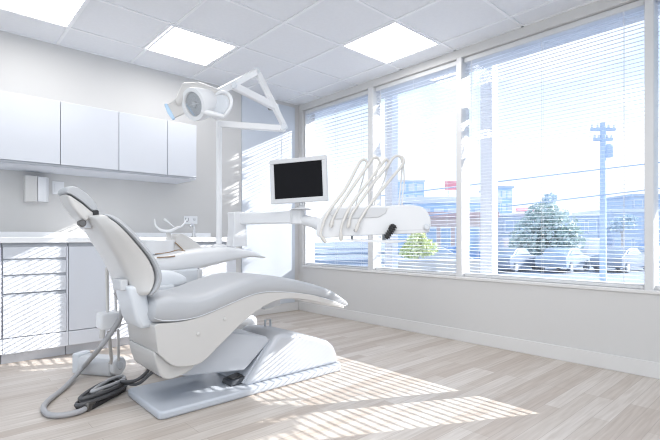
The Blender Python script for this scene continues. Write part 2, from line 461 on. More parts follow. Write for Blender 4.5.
# backrest: shell + cushion
front = catmull([(.655, 1.022), (.69, 1.00), (.73, .962), (.805, .874), (.866, .786), (.890, .715), (.878, .662), (.845, .622)], 5)
back = catmull([(.585, 1.010), (.598, .985), (.617, .950), (.660, .872), (.702, .800), (.738, .722), (.760, .655), (.770, .622)], 5)
ns = len(front)
shr, cur = [], []
for i in range(ns):
    f = Vector((front[i][0], YC, front[i][1])); b = Vector((back[i][0], YC, back[i][1]))
    t = i/(ns-1)
    d = (f-b); L = d.length; d.normalize()
    wf = .19+.065*min(1, t/.35)**.8
    if t > .9: wf -= .02*((t-.9)/.1)**2
    wb = wf*.62
    if t < .06: k = .75+.25*t/.06
    else: k = 1
    wf *= k; wb *= k
    cth = .034*min(1, .5+t*4)*(1 if t < .9 else 1-.4*(t-.9)/.1)
    def ringof(p0, p1, w0, w1, n=5, seg=32):
        c = (p0+p1)/2; hh = (p1-p0).length/2; out = []
        for q in range(seg):
            a = 2*PI*q/seg; ca, sa = math.cos(a), math.sin(a)
            yy = math.copysign(abs(ca)**(2/n), ca); zz = math.copysign(abs(sa)**(2/n), sa)
            w = w0+(w1-w0)*((zz+1)/2)**.8
            out.append(c+Vector((0, 1, 0))*w*yy+d*hh*zz)
        return out
    shr.append(ringof(b, f-d*cth, wb, wf*.965, 7))
    cur.append(ringof(f-d*(cth+.004), f, wf, wf*.94, 4))
bm = B(); loft(bm, shr); bk = cp('backrest_shell', bm, SHELL, smooth=50)
bm = B(); loft(bm, cur); cp('backrest_cushion', bm, VINYL, smooth=60)
bm = B(); box(bm, .715, .752, 2.31, 2.43, .645, .70); cp('back_latch', bm, BEZEL, bk, bevel=.006)
# headrest
fc = catmull([(.474, 1.122), (.481, 1.140), (.508, 1.151), (.542, 1.139), (.585, 1.104), (.616, 1.062), (.620, 1.034)], 4)
sc = catmull([(.606, 1.030), (.588, 1.040), (.546, 1.078), (.495, 1.112), (.481, 1.113)], 4)
def wide(bm, poly, w, n=9, pin=.86):
    rings = []
    cx = sum(p[0] for p in poly)/len(poly); cz = sum(p[1] for p in poly)/len(poly)
    for i in range(n):
        a = -1+2*i/(n-1); y = YC+w*math.copysign(abs(a)**.7, a); s = 1-(1-pin)*abs(a)**6
        rings.append([Vector((cx+(p[0]-cx)*s, y, cz+(p[1]-cz)*s)) for p in poly])
    loft(bm, rings)
HX = .012
bm = B(); wide(bm, [(p[0]+HX, p[1]) for p in fc+sc], .088); hc = cp('headrest_cushion', bm, VINYL, bevel=.012, segs=3, blim=45)
bm = B(); wide(bm, [(x+HX, z) for x, z in [(.478, 1.112), (.495, 1.109), (.546, 1.073), (.590, 1.035), (.606, 1.024), (.604, 1.010), (.565, .978), (.543, 1.000), (.503, 1.055)]], .082); cp('headrest_shell', bm, SHELL, bevel=.012, segs=3)
bm = B(); box(bm, .575, .612, 2.40, 2.47, .95, 1.025); nk = cp('headrest_bar', bm, METAL, bevel=.004)
bm = B()
lathe(bm, [(.013, -.02), (.017, -.016), (.017, .016), (.013, .02)], 18, Matrix.Translation((.562, 2.385, .975)) @ Matrix.Rotation(PI/2, 4, 'X')); cp('headrest_knob', bm, DARKM, nk)
bm = B(); box(bm, .606, .634, 2.365, 2.53, 1.005, 1.040); cp('neck_gap_shade', bm, BLACK, bevel=.006)  # black block stands in for the shade in the gap below the headrest
# support column of the backrest
bm = B(); prism(bm, [(.735, .67), (.825, .67), (.835, .60), (.868, .50), (.885, .455), (.80, .45), (.775, .50)], 2.27, 2.50); cp('back_support', bm, SHELLB, bevel=.018, segs=3)
# assistant holder hanging behind the backrest
ar = [onY(107, 268, 2.74), onY(107, 335, 2.74)]
bm = B(); tube(bm, [onY(107, 268, 2.74), onY(107.5, 318, 2.74)], .009, 10, 1); hd = cp('holder_rod', bm, HOSEB)
bm = B(); tube(bm, [(.80, 2.60, .60), onY(112, 272, 2.74), onY(107, 268, 2.74)], .009, 8, 4); cp('holder_bracket', bm, METAL, hd)
bm = B()
a = onY(98, 313, 2.74); b = onY(119, 327, 2.74)
box(bm, a.x, b.x, 2.69, 2.79, b.z, a.z)
cp('tip_holder', bm, PURE, hd, bevel=.014, segs=3)
bm = B()
for u, v0, v1, r in ((103, 322, 338, .017), (115, 320, 332, .014)):
    tube(bm, [onY(u, v0, 2.715), onY(u-1, v1, 2.715)], [r, r*.8], 12, 1)
cp('suction_tip', bm, SHELL, hd)
bm = B(); tube(bm, [onY(114.5, 275, 2.76), onY(116, 312, 2.76)], .007, 8, 1); cp('holder_rod', bm, HOSEW, ch)

# hoses of the chair
def hose(name, pts, r, m, label=None, cat='hose', seg=10, group=None):
    bm = B(); tube(bm, pts, r, seg, 7); o = obj(name, bm, m, None, smooth=60)
    if label: tag(o, label, cat, group)
    return o
hose('suction_hose', [(.80, 2.66, .60), onY(122, 303, 2.66), onY(120, 318, 2.68), onY(110, 334, 2.70), onY(98, 350, 2.74), onZ(84, 374, .016)+Vector((0, 0, .05)), onZ(64, 388, .016), onZ(49, 400, .016), onZ(43.5, 408, .016), onZ(49, 414.5, .016), onZ(64, 415, .016), onZ(82, 410.5, .016), onZ(90, 404, .016)], .0145, HOSEG,
     'thick grey hose falling from the backrest and curling on the floor')
hose('drain_hose', [onY(109, 332, 2.72), onY(110, 345, 2.80), onZ(111, 362, .12), onZ(104, 362, .03)], .010, HOSEB, 'beige hose hanging from the tip holder into the floor box')
hose('water_hose', [onY(118, 330, 2.75), onY(118.5, 345, 2.85), onZ(118.5, 360, .125)], .008, HOSEW, 'thin white hose dropping straight to the floor box')

# foot control with its coil of cable
fp = onZ(103, 399, 0)
t = thing('foot_control', 'black foot control under a coil of dark cable on the floor', 'foot control', (fp.x, fp.y, 0), math.atan2(.263, .33))
bm = B(); prism(bm, [(-.17, -.035), (-.15, -.055), (.14, -.05), (.17, -.03), (.17, .03), (.14, .05), (-.15, .055), (-.17, .035)], 0, .028, 'z'); obj('body', bm, BLACK, t, .008)
boxo('clip', DARKM, (-.185, -.12, -.05, .0, .0, .045), t, .008)
def ell(a, b, z0, dz, ph=0, dx=0, n=14):
    return [(dx+a*math.cos(2*PI*k/n+ph), b*math.sin(2*PI*k/n+ph), z0+dz*math.sin(4*PI*k/n)) for k in range(n)]
for a, b, z, m, dx in ((.195, .062, .036, HOSED, 0), (.18, .046, .048, HOSED, .015), (.165, .055, .060, HOSED, -.005), (.135, .034, .070, HOSEG, .05)):
    bm = B(); tube(bm, ell(a, b, z, .006, dx, dx), .0105, 10, 4, closed=True); obj('cable_coil', bm, m, t, smooth=60)
R2 = Matrix.Rotation(t.rotation_euler[2], 4, 'Z')
e0 = t.location+R2 @ Vector((.13, .02, .055)); e1 = t.location+R2 @ Vector((.14, -.02, .05))
hose('control_cable', [e0, onY(134, 381, 2.62), onY(146, 373, 2.54), (.92, 2.47, .21)], .0095, HOSED, 'upper dark cable running from the coil up under the chair', 'cable', group='dark cables to the chair')
hose('control_cable', [e1, onY(137, 384, 2.60), onY(150, 374, 2.50), (.95, 2.42, .20)], .0095, HOSED, 'lower dark cable running from the coil up under the chair', 'cable', group='dark cables to the chair')

# floor box
pa, pb = onZ(80, 373, 0), onZ(123, 377, 0)
dv = pb-pa; L = dv.length
t = thing('suction_box', 'grey floor box with a round white end cap beneath the cabinets', 'floor box', ((pa.x+pb.x)/2, (pa.y+pb.y)/2+.05, 0), math.atan2(dv.y, dv.x))
bm = B(); prism(bm, [(-.05, 0), (.05, 0), (.062, .03), (.062, .085), (.045, .118), (-.045, .118), (-.062, .085), (-.062, .03)], -L/2+.05, L/2-.035, 'x'); obj('body', bm, BEZEL, t, .008)
bm = B(); lathe(bm, [(.045, 0), (.06, .004), (.060, .03), (.052, .037), (.030, .038)], 28, Matrix.Translation((L/2-.038, 0, .062)) @ Matrix.Rotation(PI/2, 4, 'Y')); obj('end_cap', bm, PURE, t)
bm = B(); lathe(bm, [(.026, 0), (.022, .004)], 20, Matrix.Translation((L/2, 0, .062)) @ Matrix.Rotation(PI/2, 4, 'Y')); obj('cap_button', bm, BEZEL, t)
bm = B(); box(bm, -L/2, -L/2+.055, -.055, .055, 0, .135); obj('end_block', bm, SHELLB, t, .012)

# ------------------------------------------------------------------ rinsing unit (cuspidor) behind the chair
cu = thing('rinsing_unit', 'white rinsing unit with a bowl and a long sweeping arm behind the chair', 'rinsing unit', (1.3, 3.0, 0))
def up_(name, bm, m, parent=cu, **k):
    bmesh.ops.transform(bm, matrix=Matrix.Translation((-1.3, -3.0, 0)), verts=bm.verts); return obj(name, bm, m, parent, **k)
bm = B(); box(bm, 1.13, 1.405, 2.87, 3.17, 0, .70); up_('pedestal', bm, SHELLB, bevel=.02, segs=3)
bm = B(); box(bm, 1.385, 1.42, 2.86, 3.12, .0, .69); up_('pedestal_edge', bm, BEZEL, bevel=.006)
wt = catmull([(1.06, .780, 0), (1.20, .800, 0), (1.385, .828, 0), (1.56, .838, 0), (1.72, .834, 0), (1.85, .808, 0), (1.96, .765, 0), (1.985, .752, 0)], 5)
wbm = catmull([(1.06, .670, 0), (1.20, .666, 0), (1.38, .680, 0), (1.54, .712, 0), (1.69, .740, 0), (1.83, .757, 0), (1.95, .750, 0), (1.985, .745, 0)], 5)
rings = []
for i, (a, b) in enumerate(zip(wt, wbm)):
    t = i/(len(wt)-1); w = .15-.08*t**2
    if t > .93: w *= 1-.5*(t-.93)/.07
    rings.append(sring(Vector(((a.x+b.x)/2, 3.02-.03*t, (a.y+b.y)/2)), Vector((0, 1, 0)), Vector((0, 0, 1)), w, (a.y-b.y)/2, 4, 28))
bm = B(); loft(bm, rings); up_('sweeping_arm', bm, PURE, smooth=55)
bm = B()
lathe(bm, [(.07, 0), (.098, .006), (.106, .03), (.112, .085), (.115, .098), (.108, .102), (.098, .092), (.07, .055), (.02, .045)], 32, Matrix.Translation((1.185, 3.05, .790)))
up_('bowl', bm, PURE, smooth=40)
bm = B(); prism(bm, [(p[0], p[1]) for p in catmull([(1.285, .80, 0), (1.285, .87, 0), (1.30, .918, 0), (1.325, .934, 0), (1.36, .925, 0), (1.42, .89, 0), (1.48, .84, 0), (1.505, .82, 0), (1.40, .80, 0)], 3, True)], 3.0, 3.12); up_('filler_cover', bm, SHELL, bevel=.012, segs=3, blim=50)
bm = B(); tube(bm, [onY(155, 254, 2.885), onY(168, 252.5, 2.88), onY(178, 250, 2.885), onY(185, 251, 2.89)], .0035, 6, 4); up_('brown_edging', bm, BROWN)
bm = B(); tube(bm, [onY(174, 242, 2.99), onY(178, 245, 2.99), onY(184, 251, 2.985)], .004, 6, 4); up_('brown_edging', bm, BROWN)
bm = B(); tube(bm, [onY(157, 257.5, 2.87), onY(166, 257, 2.868), onY(175, 256, 2.87)], .0045, 6, 4); up_('brown_edging', bm, BROWN)
bm = B(); tube(bm, [onY(154.5, 219, 3.05), onY(156, 226, 3.03), onY(162, 230.5, 3.01), onY(170, 231, 3.0), (1.30, 3.0, .975), onY(182, 226, 3.02), onY(187, 219, 3.05)], [.004, .006, .010, .011, .009, .006, .004], 10, 5); up_('cup_holder', bm, PURE)
bm = B(); tube(bm, [onY(168, 231, 3.01), onY(168.5, 236, 3.02), onY(168, 244, 3.02)], [.016, .014, .02], 12, 3); up_('cup_holder_stem', bm, SHELL)
bm = B(); tube(bm, [onY(164, 219, 3.04), onY(168, 222, 3.03), onY(174, 227, 3.01)], [.009, .005, .004], 8, 3); up_('water_nozzle', bm, PURE)
# column that carries the swing arm
bm = B(); prism(bm, [(p.x, p.z) for p in [onY(230.5, 212, 2.98), onY(242, 212, 2.98), onY(243, 225, 2.98), onY(244, 246, 2.98), onY(229, 247, 2.98), onY(231, 228, 2.98)]], 2.93, 3.03); up_('arm_column', bm, PURE, bevel=.008)
bm = B(); lathe(bm, [(.05, 0), (.05, .014), (.03, .025)], 24, Matrix.Translation((1.619, 3.0, .834))); up_('pole_collar', bm, PURE)
# the box on the floor beyond the chair
t = thing('utility_box', 'rounded white connection box on the floor beyond the chair base', 'floor box', (1.90, 3.16, 0), TH-PI/2)
bm = B(); box(bm, -.12, .12, -.10, .12, 0, .27); obj('body', bm, PURE, t, .05, 4)
bm = B(); lathe(bm, [(.06, 0), (.062, .01), (.062, .15), (.05, .17), (.02, .175)], 24, Matrix.Translation((-.07, -.155, .06))); obj('canister', bm, SHELL, t)
bm = B(); lathe(bm, [(.05, 0), (.05, .06)], 24, Matrix.Translation((-.07, -.155, 0))); obj('canister_foot', bm, SHELLB, t)

# ------------------------------------------------------------------ swing arm and instrument table
RV = Vector((sn, -cs, 0)); DV = Vector((cs, sn, 0))
D0 = 3.0; k0 = D0/F
du0 = at(372, 237.7, D0)
du = thing('instrument_table', 'white instrument table on a swing arm, holding curved hoses', 'instrument table', (du0.x, du0.y, .906), TH-PI/2)
Mi = du.matrix_basis.inverted() if False else (Matrix.Translation(Vector((du0.x, du0.y, .906))) @ Matrix.Rotation(TH-PI/2, 4, 'Z')).inverted()
def lx(u): return (u-372)*k0
def lz(v): return (237.7-v)*k0
def poly(pp): return [(lx(u), lz(v)) for u, v in pp]
bodyp = [(p[0], p[1]) for p in catmull([(lx(321), lz(237.5), 0), (lx(317), lz(230), 0), (lx(321), lz(219), 0), (lx(329), lz(210), 0), (lx(338), lz(207.5), 0), (lx(385), lz(207), 0), (lx(395), lz(206), 0), (lx(413), lz(206.5), 0), (lx(422), lz(210), 0), (lx(427.5), lz(220), 0), (lx(426.5), lz(230), 0), (lx(422), lz(233), 0), (lx(385), lz(234.5), 0), (lx(350), lz(236), 0)], 4, True)]
bm = B(); prism(bm, bodyp, -.10, .15); obj('table_body', bm, PURE, du, .016, 3, blim=50)
bm = B(); prism(bm, poly([(330, 215), (335, 209.5), (386, 208.5), (384, 214), (377, 218), (334, 220)]), -.106, -.09); obj('holder_panel', bm, BEZEL, du, .003)
bm = B(); prism(bm, poly([(392, 230.4), (424, 229.6), (424, 230.3), (392, 231.1)]), -.1015, -.09); obj('side_seam', bm, BEZEL, du)
bm = B()
for k in range(6):
    s = k/5; z = -.032+.064*s
    lathe(bm, [(.012, z-.005), (.0185, z-.004), (.0185, z+.002), (.012, z+.003)], 18)
lathe(bm, [(.012, -.045), (.012, .040)], 14)
bmesh.ops.transform(bm, matrix=Matrix.Translation((lx(388), -.125, lz(231.5))) @ Matrix.Rotation(math.radians(32), 4, 'Y') @ Matrix.Scale(1.22, 4), verts=bm.verts)
obj('grip_knob', bm, BLACK, du)
bm = B(); tube(bm, [(lx(388), -.12, lz(228)), (lx(389), -.08, lz(226))], .012, 10, 1); obj('knob_mount', bm, DARKM, du)
bm = B(); lathe(bm, [(.008, 0), (.008, .006), (.003, .007)], 14, Matrix.Translation((lx(354), -.10, lz(230.5))) @ Matrix.Rotation(PI/2, 4, 'X')); obj('screw', bm, DARKM, du)
bm = B(); prism(bm, poly([(346, 239.6), (354, 241.4), (388, 243), (403, 241.6), (403, 239.8), (380, 240.2), (354, 239.4)]), -.14, .10); obj('tray', bm, PURE, du, .002)
for q, r in ((384, .012), (352, .008)):
    bm = B(); tube(bm, [(lx(q), 0, lz(233)), (lx(q), 0, lz(240.5))], r, 10, 1); obj('tray_stem', bm, SHELLB, du)
bm = B(); lathe(bm, [(.016, 0), (.02, .006), (.02, .02), (.014, .028)], 16, Matrix.Translation((lx(423), -.10, lz(227.5))) @ Matrix.Rotation(PI/2, 4, 'X')); obj('end_knob', bm, SHELLB, du)
# arm in world coords -> local
def loc(p): return Mi @ Vector(p)
A0 = Vector((1.775, 2.98, 1.05)); A1 = at(298, 218, 3.12); A1.z = 1.05
d = (A1-A0); d.z = 0; LA = d.length; ya = math.atan2(d.y, d.x)
bm = B(); box(bm, -.06, LA, -.035, .035, -.044, .044, Mi @ Matrix.Translation(A0) @ Matrix.Rotation(ya, 4, 'Z')); obj('swing_arm', bm, PURE, du, .01, 3)
bm = B(); lathe(bm, [(.05, -.05), (.055, -.045), (.055, .045), (.048, .052)], 24, Mi @ Matrix.Translation(A1)); obj('elbow', bm, PURE, du)
bm = B(); tube(bm, [loc(A1+Vector((0, 0, -.01))), loc(at(312, 222, 3.08)), loc(at(325, 226, 3.04)), loc(at(340, 225, 3.03))], [.036, .038, .048, .045], 16, 5); obj('neck', bm, PURE, du, smooth=60)

# instruments: whip arm + thin hose each
ins = [
 ([(325, 241, -.13), (321.5, 236, -.135), (322, 229, -.13), (329, 212, -.11), (345, 190, -.05), (357.5, 166, .02), (361, 160.5, .03), (365, 158.5, .04), (367.5, 161.5, .045), (366, 167, .05)], [(366.5, 165, .05), (363, 180, .06), (359, 192, .06), (356, 207, .04)]),
 ([(331, 226, -.12), (333, 219, -.115), (338, 210, -.10), (352.5, 187.5, -.04), (369, 163.5, .02), (373.5, 157.5, .03), (377.5, 156.5, .04), (380.5, 160.5, .045), (379, 166, .05)], [(379.5, 164, .05), (376, 178, .06), (372, 190, .06), (369, 207, .04)]),
 ([(340.5, 239, -.13), (340.5, 231, -.135), (343, 221, -.125), (352.5, 203, -.08), (372.5, 176.5, 0), (383, 162.5, .03), (387, 158.5, .04), (390, 162, .05), (388.5, 167, .05)], [(389, 165, .05), (385, 180, .06), (378, 195, .06), (374, 207, .04)]),
 ([(347.5, 226.5, -.12), (350, 217, -.115), (357, 206, -.10), (372, 185, -.03), (388, 165, .03), (393.5, 157.5, .04), (398, 154.5, .05), (402, 156, .055), (404, 161.5, .06)], [(404, 160, .06), (403, 177, .07), (401, 195, .06), (400, 206, .04)]),
 ([(355, 230, -.135), (358, 222, -.13), (370, 204, -.09), (392.5, 177, 0), (402, 166, .03), (405, 160, .05), (403.5, 155.5, .06), (400, 155, .06)], [(404.5, 162, .055), (406, 178, .07), (404, 194, .06), (403, 206, .04)]),
]
il = ['hose arm nearest the monitor, drooping below the table edge', 'second hose arm from the monitor, ending at the table face',
      'middle one of the five hose arms, drooping below the table', 'fourth hose arm from the monitor, reaching the table face', 'hose arm farthest from the monitor, thick at its foot']
for (arm, thin), lab in zip(ins, il):
    p0 = Vector((lx(arm[0][0]), arm[0][2], lz(arm[0][1])))
    w0 = Mi.inverted() @ p0
    t = thing('dental_instrument', 'curved grey '+lab, 'instrument', w0, TH-PI/2, 'curved instrument hose arms')
    f = lambda q: Vector((lx(q[0]), q[2], lz(q[1])))-p0
    n = len(arm)
    bm = B(); tube(bm, [f(q) for q in arm], [.009]*3+[.0108]*2+[.010]*2+[.0085]*2, 10, 6); obj('hose_arm', bm, HOSEB, t, smooth=60)
    bm = B(); tube(bm, [f(q) for q in thin], .0055, 8, 5); obj('thin_hose', bm, HOSEW, t, smooth=60)
    a, b = f(arm[0]), f(arm[1]); dd = (a-b).normalized()
    bm = B(); tube(bm, [a-dd*.03, a-dd*.005, a+dd*.012], [.013, .013, .008], 12, 2); obj('hand_grip', bm, HOSEB, t)

# ------------------------------------------------------------------ monitor
TL, BL, TR, BR = Vector((1.778, 2.573, 1.437)), Vector((1.791, 2.561, 1.139)), Vector((1.982, 2.212, 1.455)), Vector((1.989, 2.206, 1.150))
c = (TL+BL+TR+BR)/4
ax = (TR-TL+BR-BL); ax.normalize(); az = (TL-BL+TR-BR).normalized(); ay_ = az.cross(ax).normalized(); az = ax.cross(ay_)
Mm = Matrix((ax, ay_, az)).transposed().to_4x4(); 
mw, mh = ((TR-TL).length+(BR-BL).length)/4, ((TL-BL).length+(TR-BR).length)/4
mo = thing('monitor', 'flat square-ish monitor with silver bezel and black screen on the swing arm', 'monitor', (c.x, c.y, 1.098))
Mo = Matrix.Translation((0, 0, c.z-1.098)) @ Mm
def mp_(name, bm, m, **k):
    bmesh.ops.transform(bm, matrix=Mo, verts=bm.verts); return obj(name, bm, m, mo, **k)
bm = B(); bz = .030
box(bm, -mw, mw, -.018, .012, mh-bz, mh); box(bm, -mw, mw, -.018, .012, -mh, -mh+bz*1.05); box(bm, -mw, -mw+bz, -.018, .012, -mh+bz, mh-bz); box(bm, mw-bz, mw, -.018, .012, -mh+bz, mh-bz)
mp_('bezel', bm, BEZEL, bevel=.003)
bm = B(); box(bm, -mw+bz-.002, mw-bz+.002, -.012, .0, -mh+bz-.002, mh-bz+.002); mp_('screen', bm, SCREEN)
bm = B(); box(bm, -mw+.01, mw-.01, .012, .045, -mh+.02, mh-.01); mp_('rear_cover', bm, SHELL, bevel=.012)
bm = B(); tube(bm, [(.0, .03, -mh+.05), (.0, .035, -mh-.02), (0, .03, -mh-.045)], .016, 12, 2); mp_('stand', bm, METAL)
sb = Mo @ Vector((0, .03, -mh-.05))
bm = B(); lathe(bm, [(.07, 0), (.07, .006), (.03, .013), (.016, .03)], 24, Matrix.Translation((sb.x, sb.y, 0))); obj('stand_foot', bm, BEZEL, mo)

# ------------------------------------------------------------------ operating lamp on its pole
la = thing('operating_lamp', 'white examination lamp with round head on a folding arm and tall pole', 'lamp', (1.619, 3.0, .86))
Ml = Matrix.Translation((-1.619, -3.0, -.86))
def lp_(name, bm, m, parent=la, **k):
    bmesh.ops.transform(bm, matrix=Ml, verts=bm.verts); return obj(name, bm, m, parent, **k)
ztop = 1.745
bm = B(); tube(bm, [(1.619, 3.0, .858), (1.619, 3.0, ztop+.02)], .021, 20, 1); lp_('pole', bm, PURE)
def beam(p, q, w, h):
    p, q = Vector(p), Vector(q); x = (q-p); L = x.length; x.normalize(); y = Vector((0, 0, 1)).cross(x).normalized(); z = x.cross(y)
    M = Matrix((x, y, z)).transposed().to_4x4(); M.translation = p
    bm = B(); box(bm, -.01, L+.01, -w, w, -h, h, M); return bm
PJ = at(284, 127, 3.42); PK = at(257, 71.5, 3.30); PH = at(217, 93, 2.98); PC0 = at(276, 107.5, 3.40); PC1 = at(234, 86, 3.09)
p0 = Vector((1.619, 3.0, ztop)); PJ.z = ztop-.005
lp_('top_bar', beam(p0, PJ, .020, .024), PURE, bevel=.006)
lp_('lower_link', beam(PJ+Vector((0, 0, .02)), PK, .018, .020), PURE, bevel=.006)
lp_('upper_link', beam(PK, PH, .019, .022), PURE, bevel=.006)
lp_('spring_link', beam(PC0, PC1, .018, .026), PURE, bevel=.006)
for p, r in ((PJ+Vector((0, 0, .012)), .026), (PK, .026), (PC0, .021), (PC1, .024)):
    bm = B(); lathe(bm, [(r*.8, -.026), (r, -.022), (r, .022), (r*.8, .026)], 18, Matrix.Translation(p) @ Matrix.Rotation(TH-PI/2, 4, 'Z') @ Matrix.Rotation(PI/2, 4, 'X')); lp_('joint', bm, SHELLB)
for p in (PJ+Vector((0, 0, -.012))-RV*.05, PC0-RV*.03+Vector((0, 0, -.01))):
    bm = B(); box(bm, -.03, .03, -.026, .026, -.004, .004, Matrix.Translation(p) @ Matrix.Rotation(TH-PI/2, 4, 'Z')); lp_('joint_clip', bm, DARKM)
# head, frame: x right, y away, z up at the head centre
HD = 2.9; kh = HD/F
hp0 = at(205, 103, HD)
MH = Matrix.Translation(hp0) @ Matrix.Rotation(TH-PI/2, 4, 'Z')
def hx(u, v, y=0): return MH @ Vector(((u-205)*kh, y, -(v-103)*kh))
# reflector barrel
axis = Vector((-.50, -.80, -.30)).normalized()
fc_ = hx(197.5, 107.5, -.07)
za = (MH.to_3x3() @ axis); xa = za.cross(Vector((0, 0, 1))).normalized(); ya_ = za.cross(xa)
MB = Matrix((xa, ya_, za)).transposed().to_4x4(); MB.translation = fc_
bm = B(); lathe(bm, [(.05, -.17), (.085, -.13), (.100, -.05), (.104, 0), (.100, .014), (.078, .014), (.070, 0), (.060, -.045), (.03, -.07), (.012, -.072)], 32, MB); hd = lp_('lamp_head', bm, PURE, smooth=40)
bm = B(); lathe(bm, [(.069, -.004), (.056, -.05), (.03, -.070)], 28, MB); lp_('reflector', bm, METAL, hd)
bm = B(); tube(bm, [MB @ Vector((-.07, 0, -.004)), MB @ Vector((0, 0, .002)), MB @ Vector((.07, 0, -.004))], .006, 8, 1); lathe(bm, [(.012, -.05), (.024, -.04), (.026, -.01), (.016, .006)], 16, MB); lp_('bulb_holder', bm, BEZEL, hd)
bm = B(); lathe(bm, [(.071, .0035), (.071, .0065)], 28, MB); lp_('front_glass', bm, CLEAR, hd)
# top cover sweeping back to the arm
bm = B()
cpts = [(hx(180, 104, -.02), .035, .03), (hx(190, 92, .0), .075, .055), (hx(203, 88, .05), .085, .05), (hx(216, 89.5, .08), .06, .035), (hx(224, 92, .09), .03, .022)]
rings = []
for i, (p, w, h) in enumerate(cpts): rings.append(sring(p, MH.to_3x3() @ Vector((.25, .97, 0)), MH.to_3x3() @ Vector((-.35, 0, .93)), w, h, 2.5, 24))
loft(bm, rings); lp_('head_cover', bm, SHELL, hd, smooth=60)
# left wing shield with pale blue edge
bm = B()
q = [hx(169.5, 108, -.06), hx(178, 121.5, -.07), hx(189, 112, .0), hx(192, 92, .02), hx(183, 95, -.01)]
nrm = MH.to_3x3() @ Vector((-.3, .9, .25)); nrm.normalize()
a = [bm.verts.new(p) for p in q]; b = [bm.verts.new(p+nrm*.045) for p in q]
bm.faces.new(a); bm.faces.new(b[::-1])
for i in range(5): bm.faces.new((a[i], b[i], b[(i+1) % 5], a[(i+1) % 5]))
lp_('side_wing', bm, SHELL, hd, bevel=.01, segs=3)
bm = B(); tube(bm, [hx(169, 107, -.055), hx(173, 115, -.062), hx(177.5, 122, -.068)], [.010, .014, .010], 10, 4); lp_('wing_lens', bm, BLUEL, hd)
# right paddle and loop handle
bm = B()
cen = hx(221, 106, -.02); e1_, e2_ = MH.to_3x3() @ Vector((.93, -.36, 0)), MH.to_3x3() @ Vector((.1, .12, .98))
tube(bm, [cen+e1_*(.082*math.cos(x))+e2_*(.088*math.sin(x)) for x in [2*PI*i/20 for i in range(20)]], .011, 10, 2, closed=True); lp_('loop_handle', bm, PURE, hd, smooth=60)
bm = B()
prof = [(.0, -.012), (.03, -.014), (.06, -.010), (.074, .0), (.06, .010), (.03, .012), (.0, .012)]
M3 = Matrix((e1_, e2_, e1_.cross(e2_))).transposed().to_4x4(); M3.translation = cen-e1_*.01-e2_*.004
lathe(bm, [(.01, -.014), (.04, -.016), (.068, -.012), (.077, 0), (.068, .012), (.01, .016)], 28, M3); lp_('handle_paddle', bm, SHELLB, hd)
bm = B(); tube(bm, [hx(206, 115, -.09), hx(216, 117.5, -.085), hx(226, 119, -.06)], [.02, .018, .014], 12, 4); lp_('handle_grip', bm, PURE, hd)
bm = B(); tube(bm, [PH, hx(218, 96, .06), hx(212, 100, .04)], [.022, .026, .03], 14, 4); lp_('head_pivot', bm, SHELLB, hd)

# ------------------------------------------------------------------ the street outside; haze is mixed into its pale, bluish colours
GZ = -1.1; GZS = .75
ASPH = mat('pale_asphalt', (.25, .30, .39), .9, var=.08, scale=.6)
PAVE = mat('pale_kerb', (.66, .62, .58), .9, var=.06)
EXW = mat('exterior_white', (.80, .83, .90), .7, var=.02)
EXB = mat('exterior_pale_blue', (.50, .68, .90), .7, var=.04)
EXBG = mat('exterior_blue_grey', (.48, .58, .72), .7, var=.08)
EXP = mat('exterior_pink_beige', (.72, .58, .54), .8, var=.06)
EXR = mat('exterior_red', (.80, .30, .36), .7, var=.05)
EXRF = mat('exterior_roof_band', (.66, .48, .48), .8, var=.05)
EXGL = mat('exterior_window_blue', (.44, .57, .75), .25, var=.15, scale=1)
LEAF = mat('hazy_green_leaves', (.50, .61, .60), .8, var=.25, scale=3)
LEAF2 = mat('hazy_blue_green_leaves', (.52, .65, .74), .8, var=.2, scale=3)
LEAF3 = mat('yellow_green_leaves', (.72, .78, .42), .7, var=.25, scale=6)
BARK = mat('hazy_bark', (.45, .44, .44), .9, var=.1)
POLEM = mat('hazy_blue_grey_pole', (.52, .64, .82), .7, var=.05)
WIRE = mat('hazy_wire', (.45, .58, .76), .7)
CARW = mat('car_white', (.82, .84, .88), .25, var=.01, coat=.5)
CARG = mat('car_grey_blue', (.40, .48, .60), .25, var=.03, coat=.5)
CARD = mat('car_dark', (.26, .31, .40), .25, var=.03, coat=.5)
CARB = mat('car_blue', (.20, .38, .72), .25, var=.03, coat=.5)
CARS = mat('car_silver', (.58, .62, .68), .25, var=.03, coat=.5)
TYRE = mat('tyre', (.16, .19, .24), .8)
bm = B(); box(bm, XW+.2, 200, -120, 160, GZ-.1, GZ); struct('ground', bm, ASPH, smooth=0)
def ext(name, label, cat, u, d, rz=0, z=GZ, group=None):
    p = at(u, 237.7, d); return thing(name, label, cat, (p.x, p.y, z), rz+TH-PI/2, group)
